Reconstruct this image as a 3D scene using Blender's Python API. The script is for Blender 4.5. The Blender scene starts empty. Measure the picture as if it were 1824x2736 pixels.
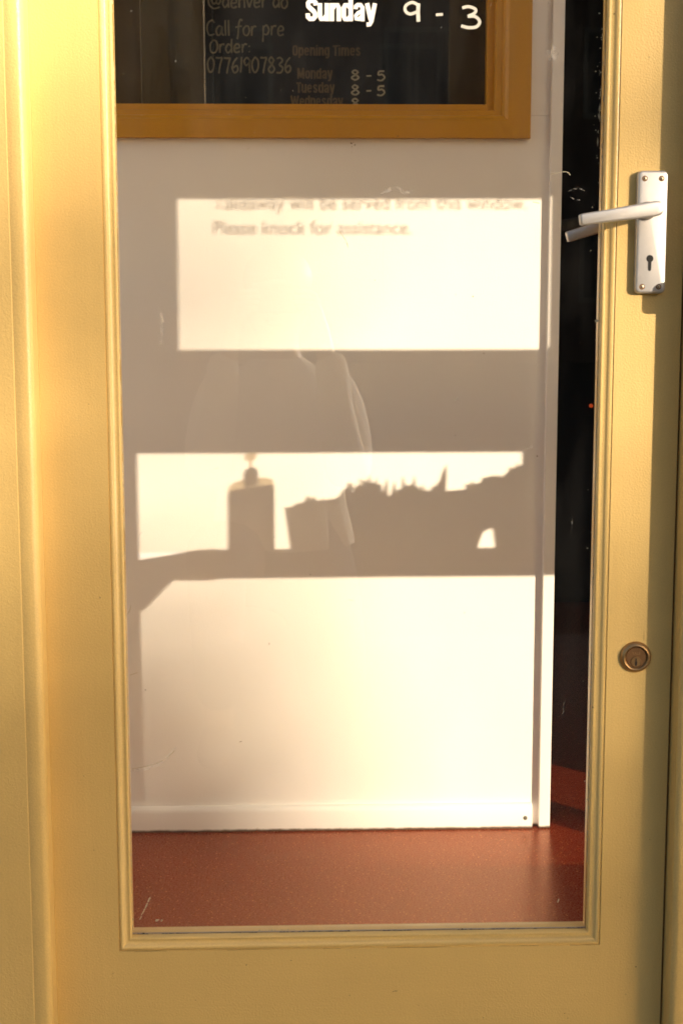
import bpy, bmesh, math, random
from mathutils import Vector, Matrix
random.seed(7)
SC = bpy.context.scene
COL = SC.collection
R = math.radians

# ------------------------------------------------------------------ camera
cam = bpy.data.cameras.new('camera')
cam.sensor_fit = 'VERTICAL'; cam.sensor_height = 36; cam.lens = 52.8
cam.clip_start = 0.01; cam.clip_end = 500
camo = bpy.data.objects.new('camera', cam); COL.objects.link(camo)
camo.location = (0, -1.784, 0.983)
camo.rotation_euler = (R(90 - 8.08), R(0.07), R(-1.73))
SC.camera = camo

# ------------------------------------------------------------------ sky, sun, exposure
SUN = Vector((-1.05, 1.0, -0.30))            # direction the sunlight travels
sd = -SUN.normalized()
world = bpy.data.worlds.new('World'); SC.world = world; world.use_nodes = True
wn = world.node_tree
bg = wn.nodes['Background']
sky = wn.nodes.new('ShaderNodeTexSky'); sky.sky_type = 'NISHITA'; sky.sun_disc = False
sky.sun_elevation = math.asin(sd.z); sky.sun_rotation = math.atan2(sd.x, sd.y)
sky.air_density = 1.0; sky.dust_density = 2.0; sky.ozone_density = 0.6
wn.links.new(sky.outputs[0], bg.inputs[0]); bg.inputs[1].default_value = 0.115
sun = bpy.data.lights.new('sun', 'SUN'); sun.energy = 5.0; sun.angle = R(0.34); sun.color = (1.0, 0.84, 0.66)
suno = bpy.data.objects.new('sun', sun); COL.objects.link(suno)
suno.rotation_euler = SUN.to_track_quat('-Z', 'Y').to_euler()
SC.view_settings.view_transform = 'Standard'; SC.view_settings.look = 'None'
SC.view_settings.exposure = 1.03; SC.view_settings.gamma = 1.0
SC.cycles.max_bounces = 14; SC.cycles.transparent_max_bounces = 24; SC.cycles.diffuse_bounces = 7
SC.cycles.glossy_bounces = 5; SC.cycles.sample_clamp_indirect = 8; SC.cycles.filter_width = 1.8

# ------------------------------------------------------------------ materials
def mat(name, col=(.5, .5, .5), rough=.5, metal=0.0, spec=.5):
    m = bpy.data.materials.new(name); m.use_nodes = True
    b = m.node_tree.nodes['Principled BSDF']
    b.inputs['Base Color'].default_value = (*col, 1); b.inputs['Roughness'].default_value = rough
    b.inputs['Metallic'].default_value = metal; b.inputs['Specular IOR Level'].default_value = spec
    return m, m.node_tree, b
def N(t, k, **kw):
    n = t.nodes.new(k)
    for a, v in kw.items():
        if a in n.inputs.keys(): n.inputs[a].default_value = v
        else: setattr(n, a, v)
    return n
def coords(t, scale):
    tc = t.nodes.new('ShaderNodeNewGeometry'); mp = t.nodes.new('ShaderNodeMapping')
    mp.inputs['Scale'].default_value = scale
    t.links.new(tc.outputs['Position'], mp.inputs['Vector']); return mp.outputs[0]
def noise(t, vec, scale, detail=4, rough=.55):
    n = N(t, 'ShaderNodeTexNoise', Scale=scale, Detail=detail, Roughness=rough)
    t.links.new(vec, n.inputs['Vector']); return n.outputs['Fac']
def ramp(t, fac, stops):
    r = t.nodes.new('ShaderNodeValToRGB')
    while len(r.color_ramp.elements) < len(stops): r.color_ramp.elements.new(.5)
    for e, (p, c) in zip(r.color_ramp.elements, stops):
        e.position = p; e.color = (*c, 1) if len(c) == 3 else c
    t.links.new(fac, r.inputs[0]); return r.outputs[0]
def mixc(t, fac, a, b, mode='MIX'):
    m = t.nodes.new('ShaderNodeMix'); m.data_type = 'RGBA'; m.blend_type = mode
    for s, v in ((m.inputs[0], fac), (m.inputs[6], a), (m.inputs[7], b)):
        if hasattr(v, 'links'): t.links.new(v, s)
        elif isinstance(v, tuple): s.default_value = (*v, 1)
        else: s.default_value = v
    return m.outputs[2]
def bump(t, b, h, strength, dist):
    n = N(t, 'ShaderNodeBump', Strength=strength, Distance=dist)
    t.links.new(h, n.inputs['Height']); t.links.new(n.outputs[0], b.inputs['Normal'])

def paint(name, col, dark, rough=.32, vert=True):
    m, t, b = mat(name, col, rough)
    st = coords(t, (60, 60, 3.5) if vert else (3.5, 60, 60))
    iso = coords(t, (1, 1, 1))
    f = noise(t, iso, 9, 5)
    c = mixc(t, ramp(t, f, [(.35, (0, 0, 0)), (.75, (1, 1, 1))]), col, tuple(x * .93 for x in col))
    sp = N(t, 'ShaderNodeTexVoronoi', Scale=34.0); t.links.new(iso, sp.inputs['Vector'])
    dots = ramp(t, sp.outputs['Distance'], [(.0, (1, 1, 1)), (.035, (1, 1, 1)), (.05, (0, 0, 0))])
    keep = ramp(t, noise(t, iso, 23, 2), [(.58, (0, 0, 0)), (.62, (1, 1, 1))])
    dd = mixc(t, 1.0, dots, keep, 'MULTIPLY')
    c = mixc(t, dd, c, dark)
    fg = ramp(t, noise(t, iso, 700, 2), [(.25, (.88, .88, .88)), (.75, (1.06, 1.06, 1.06))])
    c = mixc(t, 1.0, c, fg, 'MULTIPLY')
    t.links.new(c, b.inputs['Base Color'])
    hb = N(t, 'ShaderNodeMath', operation='ADD')
    t.links.new(noise(t, st, 1.0, 3), hb.inputs[0]); t.links.new(noise(t, iso, 420, 2), hb.inputs[1])
    bump(t, b, hb.outputs[0], .55, .0008)
    rr_ = ramp(t, noise(t, coords(t, (14, 14, 1.6) if vert else (1.6, 14, 14)), 2.0, 5), [(.3, (rough - .06,) * 3), (.75, (rough + .10,) * 3)]); t.links.new(rr_, b.inputs['Roughness'])
    return m
YEL = (.69, .475, .17)
M = {}
M['yellow'] = paint('yellow_gloss_paint', YEL, (.12, .07, .02), .36)
M['yellow_h'] = paint('yellow_gloss_paint_rail', YEL, (.12, .07, .02), .36, False)
M['ochre'] = paint('ochre_window_paint', (.56, .275, .014), (.06, .03, .01), .4)  # same yellow paint as the door, its indoor shade put into the colour

m, t, b = mat('cream_board', (.8, .74, .64), .55); M['board'] = m
iso = coords(t, (1, 1, 1))
c = mixc(t, ramp(t, noise(t, iso, 3.0, 5), [(.3, (0, 0, 0)), (.8, (1, 1, 1))]), (.89, .875, .84), (.86, .835, .805))
sp = N(t, 'ShaderNodeTexVoronoi', Scale=26.0); t.links.new(iso, sp.inputs['Vector'])
dots = ramp(t, sp.outputs['Distance'], [(.0, (1, 1, 1)), (.03, (1, 1, 1)), (.045, (0, 0, 0))])
keep = ramp(t, noise(t, iso, 17, 2), [(.60, (0, 0, 0)), (.64, (1, 1, 1))])
c = mixc(t, mixc(t, 1.0, dots, keep, 'MULTIPLY'), c, (.4, .33, .26))
# grime line where the board meets the floor
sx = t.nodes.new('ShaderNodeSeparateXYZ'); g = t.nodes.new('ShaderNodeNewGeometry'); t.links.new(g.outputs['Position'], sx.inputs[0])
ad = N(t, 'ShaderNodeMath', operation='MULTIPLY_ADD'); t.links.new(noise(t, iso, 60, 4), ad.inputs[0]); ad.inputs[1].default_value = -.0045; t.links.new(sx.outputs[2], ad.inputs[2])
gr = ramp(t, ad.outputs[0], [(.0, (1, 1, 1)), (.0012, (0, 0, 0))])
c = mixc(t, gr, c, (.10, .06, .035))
t.links.new(c, b.inputs['Base Color']); bump(t, b, noise(t, iso, 340, 4), .35, .0008)

m, t, b = mat('red_lino', (.3, .04, .015), .30, 0.0, .12); M['lino'] = m
iso = coords(t, (1, 1, 1))
base = mixc(t, noise(t, iso, 6, 5), (.21, .021, .003), (.145, .015, .003))
v = N(t, 'ShaderNodeTexVoronoi', Scale=210.0); t.links.new(iso, v.inputs['Vector'])
fl = ramp(t, v.outputs['Distance'], [(0, (1, 1, 1)), (.2, (1, 1, 1)), (.30, (0, 0, 0))])
kp = ramp(t, noise(t, iso, 210, 2), [(.52, (0, 0, 0)), (.60, (1, 1, 1))])
base = mixc(t, mixc(t, 1.0, fl, kp, 'MULTIPLY'), base, (.62, .30, .13))
t.links.new(base, b.inputs['Base Color'])
rr = ramp(t, noise(t, iso, 320, 3), [(.3, (.22,) * 3), (.75, (.36,) * 3)]); t.links.new(rr, b.inputs['Roughness'])
bump(t, b, noise(t, iso, 420, 3), .12, .0004)
wx = t.nodes.new('ShaderNodeBsdfGlossy'); wx.inputs[0].default_value = (.95, .42, .16, 1)   # warm wax polish
wx.inputs['Roughness'].default_value = .27
wm = t.nodes.new('ShaderNodeMixShader'); wm.inputs[0].default_value = .15
t.links.new(b.outputs[0], wm.inputs[1]); t.links.new(wx.outputs[0], wm.inputs[2]); t.links.new(wm.outputs[0], t.nodes['Material Output'].inputs[0])

def glass(name, dust=.008, tint=(1, 1, 1)):
    m = bpy.data.materials.new(name); m.use_nodes = True; t = m.node_tree; t.nodes.clear()
    out = t.nodes.new('ShaderNodeOutputMaterial')
    lw = N(t, 'ShaderNodeLayerWeight', Blend=.5)
    p = N(t, 'ShaderNodeMath', operation='POWER'); t.links.new(lw.outputs['Facing'], p.inputs[0]); p.inputs[1].default_value = 5
    q = N(t, 'ShaderNodeMath', operation='MULTIPLY_ADD'); t.links.new(p.outputs[0], q.inputs[0]); q.inputs[1].default_value = .95; q.inputs[2].default_value = .042
    tr = t.nodes.new('ShaderNodeBsdfTransparent'); tr.inputs[0].default_value = (*tint, 1)
    gl = t.nodes.new('ShaderNodeBsdfGlossy'); gl.inputs['Roughness'].default_value = 0.0
    mx = t.nodes.new('ShaderNodeMixShader'); t.links.new(q.outputs[0], mx.inputs[0]); t.links.new(tr.outputs[0], mx.inputs[1]); t.links.new(gl.outputs[0], mx.inputs[2])
    df = t.nodes.new('ShaderNodeBsdfDiffuse'); df.inputs[0].default_value = (.8, .78, .74, 1)
    iso = coords(t, (1, 1, 1)); wipe = coords(t, (9, 9, 2.5))
    f1 = ramp(t, noise(t, wipe, 2.2, 6, .65), [(.42, (0, 0, 0)), (.8, (1, 1, 1))])
    v = N(t, 'ShaderNodeTexVoronoi', Scale=46.0); t.links.new(iso, v.inputs['Vector'])
    d = ramp(t, v.outputs['Distance'], [(0, (1, 1, 1)), (.03, (1, 1, 1)), (.05, (0, 0, 0))])
    k = ramp(t, noise(t, iso, 31, 2), [(.60, (0, 0, 0)), (.64, (1, 1, 1))])
    sp = mixc(t, 1.0, d, k, 'MULTIPLY')
    s1 = N(t, 'ShaderNodeMath', operation='MULTIPLY'); t.links.new(f1, s1.inputs[0]); s1.inputs[1].default_value = dust
    s2 = N(t, 'ShaderNodeMath', operation='MULTIPLY_ADD'); t.links.new(sp, s2.inputs[0]); s2.inputs[1].default_value = .30; t.links.new(s1.outputs[0], s2.inputs[2])
    m2 = t.nodes.new('ShaderNodeMixShader'); t.links.new(s2.outputs[0], m2.inputs[0]); t.links.new(mx.outputs[0], m2.inputs[1]); t.links.new(df.outputs[0], m2.inputs[2])
    t.links.new(m2.outputs[0], out.inputs[0]); return m
M['glass'] = glass('door_glass'); M['glass2'] = glass('window_glass', .004); M['glass3'] = glass('dusty_tinted_window_glass', .02, (.915, .90, .85))  # glass3 tint added to dim and warm the sun on the partition

def metal(name, col, rough, grain=.3, metallic=1.0):
    m, t, b = mat(name, col, rough, metallic)
    iso = coords(t, (1, 1, 1))
    c = mixc(t, noise(t, iso, 90, 4), col, tuple(x * .86 for x in col)); t.links.new(c, b.inputs['Base Color'])
    bump(t, b, noise(t, iso, 1600, 3), grain, .0002); return m
M['alu'] = metal('satin_aluminium', (.60, .575, .55), .42, .5, .75)
M['brass'] = metal('worn_brass', (.42, .26, .12), .36, .3, .85)
M['brass_dark'] = metal('tarnished_brass', (.20, .105, .045), .5, .3, .7)
M['steel'] = metal('screw_steel', (.45, .36, .26), .4)
def plain(key, name, col, rough=.6, var=.85, sc=8, bmp=.1):
    m, t, b = mat(name, col, rough); iso = coords(t, (1, 1, 1))
    t.links.new(mixc(t, noise(t, iso, sc, 5), col, tuple(x * var for x in col)), b.inputs['Base Color'])
    if bmp: bump(t, b, noise(t, iso, sc * 12, 3), bmp, .002)
    M[key] = m
plain('black', 'black_hole', (.008, .007, .006), .8)
plain('dark', 'dark_room_paint', (.012, .011, .009), .8)  # near-black colour paints in the darkness of the unlit back room
plain('darkgreen', 'dark_green_board', (.014, .019, .011), .6)
plain('darkblue', 'slate_board', (.006, .010, .013), .6)
plain('edge', 'pale_edge_strip', (.12, .115, .085), .5)
plain('vinyl', 'white_vinyl', (.86, .83, .76), .5, .97, 8, 0)
plain('shadowink', 'grey_vinyl_letters', (.10, .09, .08), .6)
plain('chalk', 'faded_chalk', (.17, .15, .10), .9, .6, 90, 0)  # these dim tones paint sign writing mirrored in the inner pane
plain('chalk2', 'pale_chalk', (.36, .33, .24), .9, .7, 90, 0)
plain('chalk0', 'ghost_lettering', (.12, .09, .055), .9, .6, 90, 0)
plain('chalkpen', 'chalk_pen_white', (.74, .72, .64), .8, .55, 120, 0)
plain('plaster', 'shop_render', (.62, .56, .44), .8)
plain('ceil', 'interior_ceiling', (.84, .84, .83), .8)
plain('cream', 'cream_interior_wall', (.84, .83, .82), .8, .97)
plain('pave', 'concrete_paving', (.19, .175, .15), .85, .8, 3, .4)
plain('road', 'asphalt', (.036, .035, .033), 1.0, .8, 20, .5)
M['road'].node_tree.nodes['Principled BSDF'].inputs['Specular IOR Level'].default_value = .1
plain('brick', 'red_brick_wall', (.085, .05, .04), .85, .7, 6, .3)
plain('slate', 'slate_roof', (.07, .07, .08), .6)
plain('white', 'white_gloss', (.75, .73, .68), .4)
plain('plastic', 'white_plastic', (.7, .7, .66), .35, .95, 8, 0)
plain('soap', 'soap_bottle_body', (.30, .2, .1), .3)
plain('terracotta', 'painted_trough', (.45, .3, .2), .8)
plain('soil', 'potting_soil', (.05, .035, .02), .95)
plain('fleck', 'dried_paint_fleck', (.62, .56, .40), .7, .6, 200, 0)
plain('seal', 'pale_sealant', (.55, .52, .56), .5, .8, 60, 0)
plain('scuff', 'brown_scuff', (.22, .16, .11), .9, .6, 200, 0)
plain('chipd', 'grimy_paint_chip', (.17, .10, .035), .9, .5, 300, 0)
plain('dirt', 'dark_grime', (.03, .022, .03), .9, .6, 200, 0)
m, t, b = mat('leaf', (.07, .11, .03), .5); M['leaf'] = m
oi = t.nodes.new('ShaderNodeNewGeometry')
t.links.new(mixc(t, oi.outputs['Random Per Island'], (.05, .09, .02), (.11, .13, .04)), b.inputs['Base Color'])
plain('bark', 'tree_bark', (.12, .09, .06), .9, .6, 12, .6)
# greasy wipe marks: a thin milky film with ragged coverage
m, t, b = mat('milky_smear', (.85, .82, .76), .9); M['smear'] = m
tp = t.nodes.new('ShaderNodeBsdfTransparent'); mx = t.nodes.new('ShaderNodeMixShader')
cv = ramp(t, noise(t, coords(t, (1, 1, 1)), 300, 4), [(.42, (.0, .0, .0)), (.80, (.34, .34, .34))])
t.links.new(cv, mx.inputs[0]); t.links.new(tp.outputs[0], mx.inputs[1]); t.links.new(b.outputs[0], mx.inputs[2]); t.links.new(mx.outputs[0], t.nodes['Material Output'].inputs[0])
m, t, b = mat('red_indicator', (.5, .05, .01), .4); M['led'] = m
b.inputs['Emission Color'].default_value = (1, .12, .02, 1); b.inputs['Emission Strength'].default_value = .18
# thin blind cloth that lets some daylight through
m, t, b = mat('blind_cloth', (.75, .70, .6), .8); M['blind'] = m
tl = t.nodes.new('ShaderNodeBsdfTranslucent'); tl.inputs[0].default_value = (.92, .90, .87, 1)
mx = t.nodes.new('ShaderNodeMixShader'); mx.inputs[0].default_value = .92
t.links.new(b.outputs[0], mx.inputs[1]); t.links.new(tl.outputs[0], mx.inputs[2]); t.links.new(mx.outputs[0], t.nodes['Material Output'].inputs[0])
# pale translucent plastic of the bottle shoulders
m, t, b = mat('clear_plastic', (.7, .66, .55), .3); M['clearish'] = m
tp = t.nodes.new('ShaderNodeBsdfTransparent'); tp.inputs[0].default_value = (.75, .68, .55, 1)
mx = t.nodes.new('ShaderNodeMixShader'); mx.inputs[0].default_value = .82
t.links.new(b.outputs[0], mx.inputs[1]); t.links.new(tp.outputs[0], mx.inputs[2]); t.links.new(mx.outputs[0], t.nodes['Material Output'].inputs[0])

# ------------------------------------------------------------------ mesh helpers (world coordinates)
def V(*a): return Vector(a)
class MB:
    def __init__(s): s.bm = bmesh.new()
    def box(s, x0, x1, y0, y1, z0, z1, bev=0.0, seg=2):
        r = bmesh.ops.create_cube(s.bm, size=1.0)
        vs = r['verts']
        for v in vs:
            v.co = V((x0 + x1) / 2 + v.co.x * (x1 - x0), (y0 + y1) / 2 + v.co.y * (y1 - y0), (z0 + z1) / 2 + v.co.z * (z1 - z0))
        if bev:
            es = list({e for v in vs for e in v.link_edges})
            bmesh.ops.bevel(s.bm, geom=es, offset=bev, segments=seg, profile=.5, affect='EDGES')
        return s
    def prism(s, pts, a, b, axis='z', bev=0.0, seg=2):
        # pts: polygon in the two other axes; swept from a to b along axis
        def P(p, w):
            return V(p[0], p[1], w) if axis == 'z' else (V(p[0], w, p[1]) if axis == 'y' else V(w, p[0], p[1]))
        lo = [s.bm.verts.new(P(p, a)) for p in pts]; hi = [s.bm.verts.new(P(p, b)) for p in pts]
        fs = [s.bm.faces.new(lo), s.bm.faces.new(hi)]
        n = len(pts)
        for i in range(n): fs.append(s.bm.faces.new((lo[i], lo[(i + 1) % n], hi[(i + 1) % n], hi[i])))
        bmesh.ops.recalc_face_normals(s.bm, faces=fs)
        if bev:
            es = list({e for f in fs[:2] for e in f.edges})
            bmesh.ops.bevel(s.bm, geom=es, offset=bev, segments=seg, profile=.5, affect='EDGES')
        return s
    def lathe(s, prof, c, axis='z', n=40):
        # prof: (radius, height) along axis from point c
        rings = []
        for r, h in prof:
            ring = []
            for i in range(n):
                a = 2 * math.pi * i / n
                if axis == 'z': p = V(c[0] + r * math.cos(a), c[1] + r * math.sin(a), c[2] + h)
                else: p = V(c[0] + r * math.cos(a), c[1] + h, c[2] + r * math.sin(a))
                ring.append(s.bm.verts.new(p))
            rings.append(ring)
        fs = []
        for a, b in zip(rings, rings[1:]):
            for i in range(n): fs.append(s.bm.faces.new((a[i], a[(i + 1) % n], b[(i + 1) % n], b[i])))
        fs.append(s.bm.faces.new(rings[0])); fs.append(s.bm.faces.new(rings[-1]))
        bmesh.ops.recalc_face_normals(s.bm, faces=fs); return s
    def frame(s, x0, x1, z0, z1, prof, kz=1.0):
        # mitred picture-frame sweep; prof: (inset, y)
        loops = []
        for u, y in prof:
            loops.append([s.bm.verts.new(V(*p)) for p in ((x0 + u, y, z0 + u * kz), (x1 - u, y, z0 + u * kz), (x1 - u, y, z1 - u), (x0 + u, y, z1 - u))])
        for a, b in zip(loops, loops[1:]):
            for i in range(4): s.bm.faces.new((a[i], a[(i + 1) % 4], b[(i + 1) % 4], b[i]))
        return s
    def ribbon(s, pts, w, y, w2=None):
        # flat stroke in the XZ plane facing -Y
        n = len(pts); L = []
        for i, p in enumerate(pts):
            a = pts[max(0, i - 1)]; b = pts[min(n - 1, i + 1)]
            d = Vector((b[0] - a[0], b[1] - a[1]))
            d = d.normalized() if d.length > 1e-9 else Vector((1, 0))
            ww = w[i] if isinstance(w, (list, tuple)) else w
            nx, nz = -d[1] * ww / 2, d[0] * ww / 2
            L.append((s.bm.verts.new(V(p[0] + nx, y, p[1] + nz)), s.bm.verts.new(V(p[0] - nx, y, p[1] - nz))))
        for a, b in zip(L, L[1:]): s.bm.faces.new((a[0], b[0], b[1], a[1]))
        return s
    def quad(s, c, u, v):
        s.bm.faces.new([s.bm.verts.new(c + p) for p in (-u - v, u - v, u + v, -u + v)]); return s
    def leaf(s, c, u, v):
        s.bm.faces.new([s.bm.verts.new(c + p) for p in (-u, -u * .2 - v, u * .6 - v * .6, u, u * .6 + v * .6, -u * .2 + v)]); return s
    def tube(s, pts, rad, n=10):
        rings = []
        for i, p in enumerate(pts):
            a = pts[max(0, i - 1)]; b = pts[min(len(pts) - 1, i + 1)]
            d = (Vector(b) - Vector(a)).normalized(); q = d.to_track_quat('Z', 'Y')
            r = rad[i] if isinstance(rad, (list, tuple)) else rad
            rings.append([s.bm.verts.new(Vector(p) + q @ V(r * math.cos(6.2832 * k / n), r * math.sin(6.2832 * k / n), 0)) for k in range(n)])
        for a, b in zip(rings, rings[1:]):
            for i in range(n): s.bm.faces.new((a[i], a[(i + 1) % n], b[(i + 1) % n], b[i]))
        s.bm.faces.new(rings[0]); s.bm.faces.new(rings[-1]); bmesh.ops.recalc_face_normals(s.bm, faces=s.bm.faces[:]); return s
    def build(s, name, m, parent=None, smooth=False, ang=40):
        root = parent; off = V(0, 0, 0)
        while root is not None:
            off = off + root.location; root = root.parent
        if off.length: bmesh.ops.translate(s.bm, verts=s.bm.verts[:], vec=-off)
        me = bpy.data.meshes.new(name); s.bm.to_mesh(me); s.bm.free()
        me.materials.append(m)
        if smooth:
            for p in me.polygons: p.use_smooth = True
            try: me.set_sharp_from_angle(angle=R(ang))
            except Exception: pass
        o = bpy.data.objects.new(name, me); COL.objects.link(o)
        if parent is not None: o.parent = parent
        return o
def thing(name, label, cat, loc=(0, 0, 0), group=None):
    o = bpy.data.objects.new(name, None); COL.objects.link(o); o.location = loc; o.empty_display_size = .1
    return tag(o, label, cat, group)
def tag(o, label, cat, group=None):
    o['label'] = label; o['category'] = cat
    if group: o['group'] = group
    return o
def struct(o): o['kind'] = 'structure'; return o

# ------------------------------------------------------------------ handwriting
def catmull(p, k=6):
    if len(p) < 3: return p
    q = [p[0]] + list(p) + [p[-1]]; out = []
    for i in range(1, len(q) - 2):
        for j in range(k):
            u = j / k; a, b, c, d = q[i - 1], q[i], q[i + 1], q[i + 2]
            out.append(tuple(.5 * (2 * b[x] + (c[x] - a[x]) * u + (2 * a[x] - 5 * b[x] + 4 * c[x] - d[x]) * u * u + (3 * b[x] - a[x] - 3 * c[x] + d[x]) * u ** 3) for x in (0, 1)))
    out.append(p[-1]); return out
G = {
 'C': (.6, [[(.55, .82), (.38, 1), (.12, .8), (.05, .4), (.2, .05), (.55, .12)]]),
 'a': (.58, [[(.45, .55), (.25, .62), (.06, .35), (.15, .04), (.35, .12), (.46, .58), (.45, .2), (.56, 0)]]),
 'l': (.22, [[(.1, 1), (.1, .5), (.12, 0)]]),
 'f': (.5, [[(.5, .92), (.36, 1), (.25, .7), (.2, .1), (.14, -.25)], [(.02, .5), (.25, .56), (.45, .58)]]),
 'o': (.52, [[(.25, .62), (.06, .4), (.1, .08), (.3, .0), (.46, .25), (.4, .55), (.22, .62)]]),
 'O': (.62, [[(.3, .9), (.06, .6), (.1, .1), (.35, .0), (.56, .35), (.48, .8), (.26, .9)]]),
 'r': (.46, [[(.1, .62), (.1, .3), (.1, 0)], [(.1, .36), (.24, .6), (.42, .58)]]),
 'p': (.56, [[(.1, .62), (.09, .1), (.06, -.42)], [(.1, .48), (.32, .64), (.48, .34), (.34, .05), (.1, .1)]]),
 'e': (.54, [[(.08, .3), (.42, .36), (.38, .58), (.18, .58), (.06, .28), (.18, .02), (.46, .1)]]),
 'd': (.56, [[(.42, .5), (.22, .62), (.05, .3), (.2, .02), (.42, .25)], [(.46, 1), (.44, .5), (.46, 0)]]),
 'n': (.54, [[(.08, .62), (.08, .3), (.08, 0)], [(.08, .4), (.25, .62), (.42, .48), (.44, 0)]]),
 'v': (.5, [[(.04, .62), (.22, .0)], [(.22, .0), (.46, .62)]]),
 '@': (1.0, [[(.62, .6), (.42, .7), (.3, .45), (.45, .25), (.62, .4), (.64, .65), (.62, .35), (.78, .25), (.9, .5), (.75, .88), (.4, .98), (.1, .7), (.12, .2), (.45, -.05), (.85, .05)]]),
 ':': (.25, [[(.1, .5), (.14, .44)], [(.1, .12), (.14, .06)]]),
 '-': (.5, [[(.05, .42), (.25, .43), (.42, .45)]]),
 ' ': (.32, []),
 '0': (.56, [[(.28, 1), (.08, .7), (.08, .25), (.26, 0), (.46, .3), (.46, .75), (.26, 1)]]),
 '1': (.26, [[(.16, 1), (.13, .5), (.08, 0)]]),
 '3': (.56, [[(.08, .92), (.3, 1), (.46, .8), (.24, .55), (.48, .35), (.35, .05), (.05, .04)]]),
 '5': (.56, [[(.48, .98), (.14, .96)], [(.14, .96), (.12, .58), (.35, .62), (.5, .32), (.3, .0), (.04, .08)]]),
 '6': (.54, [[(.42, .98), (.18, .7), (.07, .3), (.22, .0), (.44, .18), (.36, .46), (.1, .3)]]),
 '7': (.54, [[(.05, .96), (.28, .94), (.48, .97)], [(.48, .97), (.34, .5), (.24, -.05)]]),
 '8': (.54, [[(.42, .82), (.25, 1), (.1, .8), (.28, .54), (.46, .25), (.26, 0), (.06, .22), (.26, .52), (.44, .84)]]),
 '9': (.54, [[(.44, .8), (.26, 1), (.07, .78), (.2, .5), (.44, .72), (.44, .8), (.42, .4), (.44, 0)]]),
}
def script_write(mb, txt, x0, x1, z, h, y, w, wob=.03):
    tot = sum(G[c][0] for c in txt); kx = (x1 - x0) / tot; x = x0; i = 0
    for c in txt:
        wd, strokes = G[c]; dz = random.uniform(-wob, wob) * h
        for stx in strokes:
            pts = catmull([(x + px * kx, z + dz + pz * h) for px, pz in stx], 6)
            ws = [w * random.uniform(.8, 1.15) for _ in pts]
            mb.ribbon(pts, ws, y - .00004 * i); i += 1
        x += wd * kx
# bold condensed capitals-and-lowercase for the vinyl day name: (polyline, stem width)
ST = .20
BOLD = {
 'S': [([(.50, .70), (.48, .84), (.40, .90), (.20, .90), (.115, .80), (.125, .66), (.25, .55), (.38, .45), (.47, .33), (.46, .18), (.38, .10), (.20, .10), (.11, .17), (.10, .34)], .20)],
 'u': [([(.11, .80), (.11, .20), (.17, .09), (.30, .10), (.42, .22)], ST), ([(.46, .80), (.46, 0)], ST)],
 'n': [([(.11, .80), (.11, 0)], ST), ([(.15, .58), (.26, .71), (.40, .71), (.46, .60), (.46, 0)], ST)],
 'd': [([(.42, .62), (.30, .71), (.17, .71), (.11, .60), (.11, .20), (.17, .09), (.30, .09), (.42, .18)], ST), ([(.46, 1.0), (.46, 0)], ST)],
 'a': [([(.11, .54), (.12, .66), (.20, .72), (.36, .72), (.45, .62), (.45, 0)], .19), ([(.42, .44), (.22, .36), (.11, .24), (.13, .10), (.26, .09), (.40, .20)], .17)],
 'M': [([(.12, 1), (.12, 0)], ST), ([(.15, .98), (.40, .1)], .19), ([(.65, .98), (.40, .1)], .19), ([(.68, 1), (.68, 0)], ST)],
 'W': [([(.08, 1), (.24, .04)], ST), ([(.26, .04), (.45, .95)], .18), ([(.45, .95), (.64, .04)], .18), ([(.66, .04), (.82, 1)], ST)],
 'T': [([(.0, .9), (.52, .9)], .19), ([(.26, .86), (.26, 0)], ST)],
 'O': [([(.29, .90), (.16, .86), (.11, .70), (.11, .30), (.16, .13), (.29, .10), (.42, .13), (.47, .30), (.47, .70), (.42, .86), (.29, .90)], ST)],
 'o': [([(.28, .72), (.16, .69), (.11, .56), (.11, .25), (.16, .12), (.28, .09), (.40, .12), (.46, .25), (.46, .56), (.40, .69), (.28, .72)], ST)],
 'p': [([(.11, .80), (.11, -.2)], ST), ([(.15, .62), (.26, .72), (.40, .70), (.46, .58), (.46, .22), (.40, .10), (.26, .09), (.15, .18)], ST)],
 'g': [([(.46, .80), (.46, 0), (.40, -.14), (.12, -.14)], ST), ([(.42, .62), (.30, .72), (.17, .70), (.11, .58), (.11, .24), (.17, .11), (.30, .10), (.42, .20)], ST)],
 'i': [([(.13, .78), (.13, 0)], ST), ([(.13, 1), (.13, .88)], ST)],
 'm': [([(.11, .80), (.11, 0)], ST), ([(.15, .6), (.26, .71), (.38, .71), (.44, .6), (.44, 0)], ST), ([(.48, .6), (.58, .71), (.70, .71), (.76, .6), (.76, 0)], ST)],
 'e': [([(.14, .42), (.46, .42), (.44, .62), (.28, .72), (.14, .66), (.11, .5), (.11, .25), (.18, .11), (.32, .09), (.45, .2)], .18)],
 's': [([(.44, .60), (.34, .72), (.20, .72), (.12, .60), (.18, .48), (.38, .34), (.45, .22), (.36, .09), (.20, .09), (.11, .22)], .18)],
 ' ': [],
 'y': [([(.08, .80), (.27, .06)], ST), ([(.48, .80), (.30, .0), (.22, -.14), (.06, -.15)], .19)],
}
WID = {'M': .84, 'W': .94, 'i': .30, 'm': .92, ' ': .30, 'T': .54, 'O': .62}
def bold_write(mb, txt, x0, x1, z, h, y, adv=.60, fat=1.12):
    kx = (x1 - x0) / sum(WID.get(c, adv) for c in txt); x = x0; i = 0
    for c in txt:
        for pl, w in BOLD[c]:
            mb.ribbon([(x + a * kx, z + b * h) for a, b in pl], w * kx * fat, y - .00004 * i); i += 1
        x += WID.get(c, adv) * kx
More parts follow.
